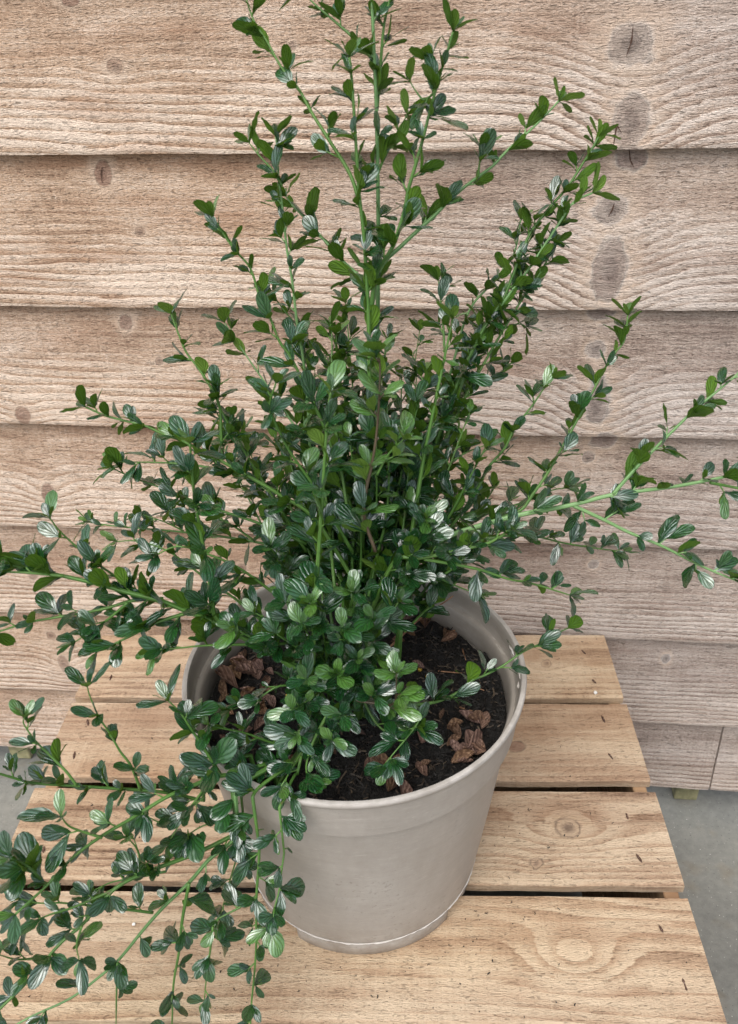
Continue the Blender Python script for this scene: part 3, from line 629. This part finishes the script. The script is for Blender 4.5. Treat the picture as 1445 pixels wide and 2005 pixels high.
# left branches
st([(700, 1150), (620, 1020), (550, 970), (505, 943), (460, 918), (415, 893), (360, 865), (320, 850), (280, 833), (210, 815), (168, 797)], .50, .50, 1.5, bare=.2, sp=.75)
st([(600, 1065), (500, 1022), (400, 990), (355, 970), (310, 953), (260, 935), (220, 917)], .52, .53, 1.1)
st([(480, 935), (425, 918), (350, 908), (290, 905), (240, 905)], .52, .53, .9)
st([(620, 1090), (520, 1065), (430, 1050), (340, 1040), (280, 1035), (225, 1030), (172, 1022)], .58, .62, 1.1)
st([(360, 1040), (325, 1023), (280, 1008)], .6, .6, .7); st([(500, 1060), (440, 1020), (380, 1000), (330, 1000)], .56, .57, .8)
st([(420, 1200), (330, 1185), (280, 1163), (250, 1146), (215, 1121), (175, 1092), (120, 1043), (98, 1015)], .46, .46, 1.1)
st([(640, 1345), (565, 1300), (530, 1275), (480, 1250), (425, 1220), (370, 1198), (310, 1175), (250, 1160), (190, 1143), (125, 1128), (50, 1113), (0, 1098), (-60, 1078)], .455, .44, 2.1, bare=.25, size=1.15)
st([(125, 1128), (60, 1122), (0, 1120), (-50, 1125)], .44, .43, .9, size=1.1)
st([(320, 1172), (260, 1176), (200, 1193), (115, 1208), (50, 1220), (0, 1236), (-50, 1250)], .455, .43, 1.1, size=1.1)
st([(370, 1199), (310, 1218), (250, 1248), (190, 1276)], .45, .42, 1.2, size=1.15)
st([(250, 1180), (215, 1210), (185, 1232), (148, 1256)], .44, .43, .9)
st([(560, 1260), (475, 1262), (400, 1264), (340, 1270), (300, 1272)], .45, .42, 1.)
st([(460, 1240), (422, 1208), (415, 1168), (405, 1108), (392, 1038), (381, 973), (375, 913), (372, 868)], .45, .44, 1.5, bare=.05, size=1.1)
st([(540, 1240), (470, 1180), (400, 1130), (330, 1080), (270, 1060), (230, 1060)], .5, .52, 1.)
st([(560, 1180), (480, 1120), (420, 1090), (350, 1070), (300, 1090)], .48, .48, 1.)
# stems over the front rim and down on the planks
st([(610, 1440), (560, 1508), (500, 1517), (430, 1519), (380, 1537), (325, 1561), (260, 1601), (200, 1636), (140, 1681), (90, 1735), (30, 1790)], .435, .29, 1.7, bare=.12, size=1.05)
st([(432, 1517), (400, 1466), (372, 1424), (355, 1398), (330, 1372)], .398, .40, 1.1, size=1.1)
st([(600, 1450), (555, 1516), (525, 1556), (470, 1577), (410, 1570), (320, 1551), (210, 1543), (140, 1538), (65, 1533), (20, 1521), (-50, 1500)], .43, .37, 1.7, bare=.3, size=1.05)
st([(150, 1538), (130, 1511), (100, 1481), (70, 1451), (47, 1418), (48, 1405)], .375, .385, .9, sp=1.2)
st([(275, 1546), (257, 1501), (235, 1471), (215, 1436), (195, 1406), (177, 1366), (171, 1345)], .385, .40, .9, sp=1.5)
st([(620, 1450), (560, 1512), (530, 1554), (494, 1600), (470, 1626), (435, 1646), (370, 1676), (285, 1708), (230, 1736), (195, 1771), (160, 1811), (120, 1845), (75, 1896), (40, 1936), (0, 1975), (-40, 2015)], .43, .27, 1.9, bare=.3, size=1.0)
st([(488, 1606), (460, 1691), (440, 1761), (430, 1800)], .395, .40, .9, sp=1.6)
st([(490, 1600), (450, 1651), (410, 1682), (370, 1728), (320, 1776), (280, 1821), (235, 1876), (190, 1916), (135, 1956), (50, 1996), (-20, 2040)], .39, .30, 1.5, pale=1, bare=.15, sp=1.7)
st([(370, 1730), (357, 1801), (350, 1866), (340, 1926), (337, 2001), (335, 2040)], .36, .33, 1.1, sp=1.2, size=1.1)
st([(230, 1886), (228, 1951), (227, 2020)], .335, .33, .8, sp=2.5, size=.7)
st([(300, 1787), (225, 1778), (125, 1768), (75, 1768), (40, 1760)], .36, .34, 1., size=1.1)
st([(560, 1518), (530, 1570), (510, 1621), (507, 1686), (502, 1761), (502, 1836), (499, 1896), (492, 1971), (490, 2040)], .405, .31, 1.2, bare=.1, size=1.15)
st([(502, 1754), (470, 1776), (425, 1801), (418, 1820)], .365, .35, .9, size=1.1)
st([(417, 1815), (411, 1866), (403, 1926), (400, 1960)], .35, .34, .8, size=1.05)
st([(590, 1480), (573, 1560), (570, 1610), (560, 1650), (552, 1700), (545, 1750), (525, 1815)], .41, .34, 1., size=1.2)
st([(90, 1872), (60, 1877), (30, 1878), (0, 1870)], .31, .30, .8, size=1.1); st([(230, 1738), (200, 1752), (145, 1776), (85, 1796), (40, 1830)], .34, .31, .9, size=1.1)
st([(278, 1708), (270, 1666), (250, 1640)], .36, .355, .9, size=1.1); st([(480, 1580), (435, 1606), (395, 1618), (360, 1640)], .39, .375, .9, size=1.1)
st([(325, 1706), (270, 1718), (220, 1727), (180, 1745)], .37, .365, .8); st([(400, 1560), (360, 1590), (320, 1610), (290, 1600)], .385, .37, .8)
st([(160, 1815), (150, 1850), (155, 1880)], .30, .295, .7, size=1.1); st([(430, 1520), (400, 1545), (360, 1600), (330, 1650)], .39, .37, .8)
st([(200, 1640), (140, 1620), (120, 1600)], .335, .33, .9, size=1.3); st([(90, 1735), (60, 1700), (20, 1680)], .31, .30, .9, size=1.2)
# low shoots inside the pot
st([(690, 1330), (740, 1420), (790, 1440), (820, 1410), (805, 1434), (775, 1470), (752, 1498)], .47, .40, .9, size=1.1)
st([(640, 1400), (568, 1458), (476, 1434), (430, 1425), (394, 1415)], .44, .41, 1.1, size=1.15)
st([(640, 1380), (558, 1342), (495, 1375), (450, 1390)], .46, .43, 1., size=1.1)
st([(690, 1370), (728, 1376), (770, 1378), (776, 1340), (776, 1318)], .43, .42, .9, woody=1, young=1., sp=.9, size=1.0)
st([(640, 1400), (610, 1460), (600, 1510), (620, 1540)], .42, .395, 1.1, size=1.25)
for i, (tx, ty, Y1) in enumerate([(600, 1330, .42), (660, 1320, .42), (700, 1290, .43), (740, 1290, .44), (575, 1390, .41), (670, 1400, .41), (735, 1360, .42), (800, 1360, .44), (650, 1450, .40), (580, 1440, .40), (540, 1240, .43), (590, 1220, .42), (670, 1230, .42), (730, 1210, .43), (500, 1200, .44), (460, 1230, .43), (780, 1180, .46), (610, 1180, .42), (690, 1160, .44), (560, 1180, .43), (550, 1540, .385)]):
    bx, by = 665 + rng.uniform(-30, 40), 1345 + rng.uniform(-30, 30)
    st([(bx, by), ((bx + tx) / 2 + rng.uniform(-18, 18), (by + ty) / 2 + rng.uniform(-18, 18)), (tx, ty)], .475, Y1, .9, size=1.0, sp=.95, bare=.3)
# inner filling shoots
FILL = []
for i in range(64):
    a = rng.uniform(-1.35, 1.35); L = rng.uniform(.45, 1.) ; hx = 690 + 330 * math.sin(a) * L; hy = 1150 - 560 * math.cos(a) ** 1.2 * L
    bx = 690 + .30 * (hx - 690) + rng.uniform(-25, 25); by = 1180 + rng.uniform(-40, 60)
    y0 = rng.uniform(.47, .56); y1 = rng.uniform(.47 + .0002 * max(0, 1050 - hy), .69)
    st([(bx, by), (bx * .5 + hx * .5 + rng.uniform(-22, 22), by * .5 + hy * .5 + 20), (hx, hy)], y0, y1, rng.uniform(.8, 1.2), sp=.85, bare=.12)

def smooth(P, n):
    P = np.asarray(P, float); Q = np.vstack([2 * P[0] - P[1], P, 2 * P[-1] - P[-2]]); out = []
    for i in range(len(P) - 1):
        p0, p1, p2, p3 = Q[i:i + 4]
        for t in np.linspace(0, 1, n, endpoint=False):
            out.append(.5 * (2 * p1 + (p2 - p0) * t + (2 * p0 - 5 * p1 + 4 * p2 - p3) * t * t + (3 * p1 - p0 - 3 * p2 + p3) * t ** 3))
    out.append(P[-1]); return np.array(out)

# leaf shapes
def leaf_shape(i, young):
    r_ = np.random.default_rng(500 + i); T = np.array([0., .05, .17, .36, .58, .78, .92, 1.]); U = np.array([-1., -.55, 0, .55, 1.]); V, UV = [], []
    hw0 = r_.uniform(.20, .30); bend = r_.uniform(-.05, .32); cup = r_.uniform(.05, .45); tw = r_.uniform(-.35, .35); pet = r_.uniform(.11, .17); sk = r_.uniform(.95, 1.4); cu = r_.uniform(0., .22); sw = r_.normal(0, .06)
    for t in T:
        wp = .47 + .1 * (sk - .95) / .45; hw = hw0 * ((math.sin(.5 * math.pi * t / wp) ** .5) if t < wp else math.sqrt(max(0., 1 - ((t - wp) / (1.012 - wp)) ** 2.3))); hw = max(hw, .016)
        if t == 0: hw = .018
        x = -0 + pet + (1 - pet) * t
        if t == 0: x = 0.
        for u in U:
            y = u * hw * (1 - .15 * cup); z = cup * abs(u) ** 1.3 * hw - cu * hw * (abs(u) ** 4) * 1.6 - bend * x * x + .018 * r_.normal() * abs(u)
            a = tw * t; y, z = y * math.cos(a) - z * math.sin(a), y * math.sin(a) + z * math.cos(a)
            V.append((x, y + sw * x * x, z)); UV.append(((u + 1) / 2, t))
    nc = len(U); F_ = [(a * nc + b, (a + 1) * nc + b, (a + 1) * nc + b + 1, a * nc + b + 1) for a in range(len(T) - 1) for b in range(nc - 1)]
    return np.array(V), np.array(F_), np.array(UV), r_.random(), young
SH = [leaf_shape(i, 0.) for i in range(14)] + [leaf_shape(40 + i, .35 + .13 * i) for i in range(5)]
LEAF = []      # (branch index, shape, 4x4 matrix)
def add_leaf(bi, p, axis, nrm, L, young=0.):
    A = axis / np.linalg.norm(axis); n = nrm - A * (nrm @ A); n /= np.linalg.norm(n) + 1e-9; y = np.cross(n, A)
    s = rng.integers(0, 14) if rng.random() > young else 14 + rng.integers(0, 5)
    M = np.eye(4); M[:3, 0] = A * L; M[:3, 1] = y * L * rng.uniform(.88, 1.12); M[:3, 2] = n * L; M[:3, 3] = p
    LEAF.append((bi, int(s), M))
shrub = empty('evergreen_shrub', (PX, PYc, SZ), label='glossy dark green many stemmed evergreen shrub growing in the grey pot', category='shrub')
OFF = np.array([PX, PYc, SZ])
UP = np.array([0, 0, 1.])
BR = []
def clear(q):
    """keep foliage off the stand and the fence"""
    if XL - .01 < q[0] < XR + .01 and PY[3][0] - .01 < q[1] < .84 and q[2] < TZ + .006: return False
    rq = math.hypot(q[0] - PX, q[1] - PYc)
    if q[2] < TZ + .2405 and .108 + .115 * max(0., q[2] - TZ) < rq < .115 + .115 * max(0., q[2] - TZ): return False
    if q[2] < TZ + .2405 and TZ + .19 < q[2] and .122 < rq < .144: return False
    return (q - FO) @ FN < -.004
for bi, (pts, Y0, Y1, r, k) in enumerate(S):
    pp = np.array(pts, float); d = np.r_[0, np.cumsum(np.hypot(*np.diff(pp, axis=0).T))]; tt = d / d[-1]
    W3 = np.array([atY(p[0], p[1], Y0 + (Y1 - Y0) * t) for p, t in zip(pp, tt)])
    C = smooth(W3, 7)
    for q in C:
        if XL - .01 < q[0] < XR + .01 and PY[3][0] - .01 < q[1] < .84: q[2] = max(q[2], TZ + .007)
        rq = math.hypot(q[0] - PX, q[1] - PYc)
        if .120 < rq < .150 and TZ + .19 < q[2]: q[2] = max(q[2], TZ + .2425)
    L_ = np.r_[0, np.cumsum(np.linalg.norm(np.diff(C, axis=0), axis=1))]; Ltot = L_[-1]
    rad = r * .00122 * (1 - .62 * (L_ / Ltot) ** 1.1)
    T_ = np.gradient(C, axis=0); T_ /= np.linalg.norm(T_, axis=1)[:, None]
    V, Fq, Gr = tube(C, rad, 10, .16)
    V = list(V); Fq = list(Fq); Gr = list(Gr)
    size = k.get('size', 1.) * (1.06 if Y1 > .405 or pts[-1][1] < 1480 else 1.0); yng = k.get('young', .02); gap = .0154 * k.get('sp', 1.) * (1. if Y1 > .405 or pts[-1][1] < 1480 else 1.22)
    s = Ltot * k.get('bare', 0.) + gap * rng.uniform(.3, .9); az = rng.uniform(0, 6.28)
    while s < Ltot - .004:
        i = min(len(C) - 2, int(np.searchsorted(L_, s)) - 1); i = max(i, 0); f = (s - L_[i]) / max(1e-9, L_[i + 1] - L_[i]); p = C[i] + (C[i + 1] - C[i]) * f; T = T_[i]
        a = np.cross(T, (.3, .2, .9)); a /= np.linalg.norm(a); b = np.cross(T, a); az += 2.4 + rng.normal(0, .35); Rr = a * math.cos(az) + b * math.sin(az)
        if abs(T[2]) < .6: Rr = Rr + UP * .45; Rr /= np.linalg.norm(Rr)
        prog = s / Ltot; sz = size * (1.05 - .25 * prog) * rng.uniform(.82, 1.15)
        D = T * .75 + Rr * .8 + UP * .25; D /= np.linalg.norm(D); ln = rng.uniform(.002, .0095) * (1.25 - .6 * prog); tipp = p + D * ln
        hang = min(1., max(0., (.45 - T[2]) / .6)); TN = T * (1 - .75 * hang); DN = D * (1 - .6 * hang); nu = .35 + .75 * hang
        # subtending leaf
        if rng.random() < .6:
            A = T * .45 + Rr * 1. + UP * rng.uniform(-.1, .3) + rng.normal(0, .18, 3); Ll = .0205 * sz * rng.uniform(.8, 1.2)
            if clear(p + A / np.linalg.norm(A) * Ll): add_leaf(bi, p + Rr * .0005, A, TN + UP * (.2 + nu) + rng.normal(0, .2, 3), Ll, yng)
        n_ = rng.choice([2, 3, 4, 5], p=[.08, .30, .37, .25]); a2 = rng.uniform(0, 6.28); e1 = np.cross(D, (.2, .5, .8)); e1 /= np.linalg.norm(e1); e2 = np.cross(D, e1)
        for q in range(n_):
            ang = rng.uniform(.35, 1.0); a2 += 2.2 + rng.normal(0, .35); R2 = e1 * math.cos(a2) + e2 * math.sin(a2)
            A = D * math.cos(ang) + R2 * math.sin(ang) + UP * .12; Ll = .0178 * sz * rng.uniform(.62, 1.25) * (1 - .07 * q)
            if clear(tipp + A * Ll) and clear(tipp + A * Ll * .55): add_leaf(bi, p + D * ln * rng.uniform(.6, 1.), A, DN + UP * nu + np.array([0, -.25, 0]) * hang + rng.normal(0, .15, 3), Ll * (.72 if q == n_ - 1 else 1.), yng if q < n_ - 1 else max(yng, .3))
        v2, f2, g2 = tube([p, p + D * ln * .5, tipp + D * .0012], [.0006, .00052, .0003], 5); b0 = len(V); V += v2; Fq += [tuple(x + b0 for x in q) for q in f2]; Gr += g2
        s += gap * rng.uniform(.72, 1.28) * (1.1 - .35 * prog)
    T = T_[-1]; e1 = np.cross(T, (.2, .5, .8)); e1 /= np.linalg.norm(e1); e2 = np.cross(T, e1); a2 = rng.uniform(0, 6)
    for q in range(rng.integers(4, 7)):                     # tuft at the tip
        ang = .25 + .16 * (5 - q) * rng.uniform(.7, 1.2) ; a2 += 2.3; R2 = e1 * math.cos(a2) + e2 * math.sin(a2); A = T * math.cos(ang) + R2 * math.sin(ang) + UP * .1
        Ll = .0185 * size * (1 - .12 * q) * rng.uniform(.8, 1.15)
        if clear(C[-1] + A * Ll): add_leaf(bi, C[-1], A, T * (.4 if T[2] < .2 else 1.) + UP * (.9 if T[2] < .2 else .3), Ll, max(yng, .15 + .15 * q))
    m = mesh('branch', np.array(V) - OFF, Fq, True)
    at = m.attributes.new('groove', 'FLOAT', 'POINT'); at.data.foreach_set('value', np.array(Gr, np.float32))
    o = obj('branch', m, M_WOODY if k.get('woody') else (M_PALE if k.get('pale') else M_STEM), shrub)
    if k.get('woody'): o['label'] = 'brown woody shoot with pale young leaves'
    BR.append(o)
# the short woody crown in the compost the stems rise from
for i in range(9):
    a = rng.uniform(0, 6.28); r0 = rng.uniform(.004, .02); base = np.array([PX + .0 + r0 * math.cos(a), PYc - .01 + r0 * math.sin(a), SZ - .012]); topp = base + np.array([.028 * math.cos(a), .028 * math.sin(a), .085 + .03 * rng.random()])
    C = smooth([base, (base + topp) / 2 + rng.normal(0, .006, 3), topp], 5); V, Fq, Gr = tube(C, np.linspace(.0042, .0020, len(C)), 10, .1)
    m = mesh('crown_stem', np.array(V) - OFF, Fq, True); m.attributes.new('groove', 'FLOAT', 'POINT').data.foreach_set('value', np.array(Gr, np.float32))
    obj('crown_stem', m, M_WOODY if i % 3 == 0 else M_STEM, shrub)

# split the leaves: the 300 that show largest are objects, the rest one mass
av, af, own = [], [], []; nvs = len(SH[0][0]); nfs = len(SH[0][1])
allV = np.concatenate([SH[s][0] @ M[:3, :3].T + M[:3, 3] for _, s, M in LEAF]); allF = np.concatenate([SH[s][1] + i * nvs for i, (_, s, _M) in enumerate(LEAF)])
bvh = BVHTree.FromPolygons([tuple(q) for q in allV.tolist()], [tuple(q) for q in allF.tolist()])
cv = Vector(CAM); score = np.zeros(len(LEAF)); pick = [2 * 4 + 1, 3 * 4 + 1, 3 * 4 + 2, 4 * 4 + 1, 4 * 4 + 2, 5 * 4 + 1, 5 * 4 + 2]
def project(P):
    dd = P - CAM; z = dd @ _f; return np.stack([PW / 2 + PF * (dd @ _r) / z, PH / 2 - PF * (dd @ _u) / z], -1)
for i in range(len(LEAF)):
    q = allV[i * nvs:(i + 1) * nvs]; p2 = project(q); fl = SH[LEAF[i][1]][1]
    A = p2[fl[:, 2]] - p2[fl[:, 0]]; B = p2[fl[:, 3]] - p2[fl[:, 1]]; area = .5 * np.abs(A[:, 0] * B[:, 1] - A[:, 1] * B[:, 0])
    c2 = p2.mean(0)
    if not (0 < c2[0] < PW and 0 < c2[1] < PH): continue
    vis = 0
    for t in pick:
        c = q[fl[t]].mean(0); d = Vector(c) - cv; L = d.length; hit = bvh.ray_cast(cv, d / L, L + .01)
        if hit[2] is not None and hit[2] // nfs == i: vis += 1
    score[i] = area.sum() * vis / len(pick)
order = np.argsort(-score); big = set(order[:296].tolist())
LM = []
for (v, f, uv, rn, yg) in SH:
    m = mesh('leaf', v, f, True); ul = m.uv_layers.new(name='UVMap'); ul.data.foreach_set('uv', uv[f.ravel()].ravel().astype(np.float32))
    for nm, val in (('rnd', rn), ('young', yg)): m.attributes.new(nm, 'FLOAT', 'POINT').data.foreach_set('value', np.full(len(v), val, np.float32))
    m.materials.append(M_LEAF); LM.append(m)
TO = Matrix.Translation(-Vector(OFF))
for i in sorted(big):
    bi, s, M = LEAF[i]; o = bpy.data.objects.new('leaf', LM[s]); col.objects.link(o); o.parent = BR[bi]; o.matrix_basis = TO @ Matrix(M.tolist())
rest = [i for i in range(len(LEAF)) if i not in big]
V = np.concatenate([allV[i * nvs:(i + 1) * nvs] for i in rest]) - OFF; Fq = np.concatenate([SH[LEAF[i][1]][1] + j * nvs for j, i in enumerate(rest)])
m = mesh('foliage', V, Fq, True); uvs = np.concatenate([SH[LEAF[i][1]][2][SH[LEAF[i][1]][1].ravel()] for i in rest])
m.uv_layers.new(name='UVMap').data.foreach_set('uv', uvs.ravel().astype(np.float32))
m.attributes.new('rnd', 'FLOAT', 'POINT').data.foreach_set('value', np.repeat(rng.random(len(rest)).astype(np.float32), nvs))
m.attributes.new('young', 'FLOAT', 'POINT').data.foreach_set('value', np.repeat(np.array([SH[LEAF[i][1]][4] for i in rest], np.float32), nvs))
obj('foliage', m, M_LEAF, shrub, kind='stuff')
print('LEAVES', len(LEAF), 'branches', len(BR))
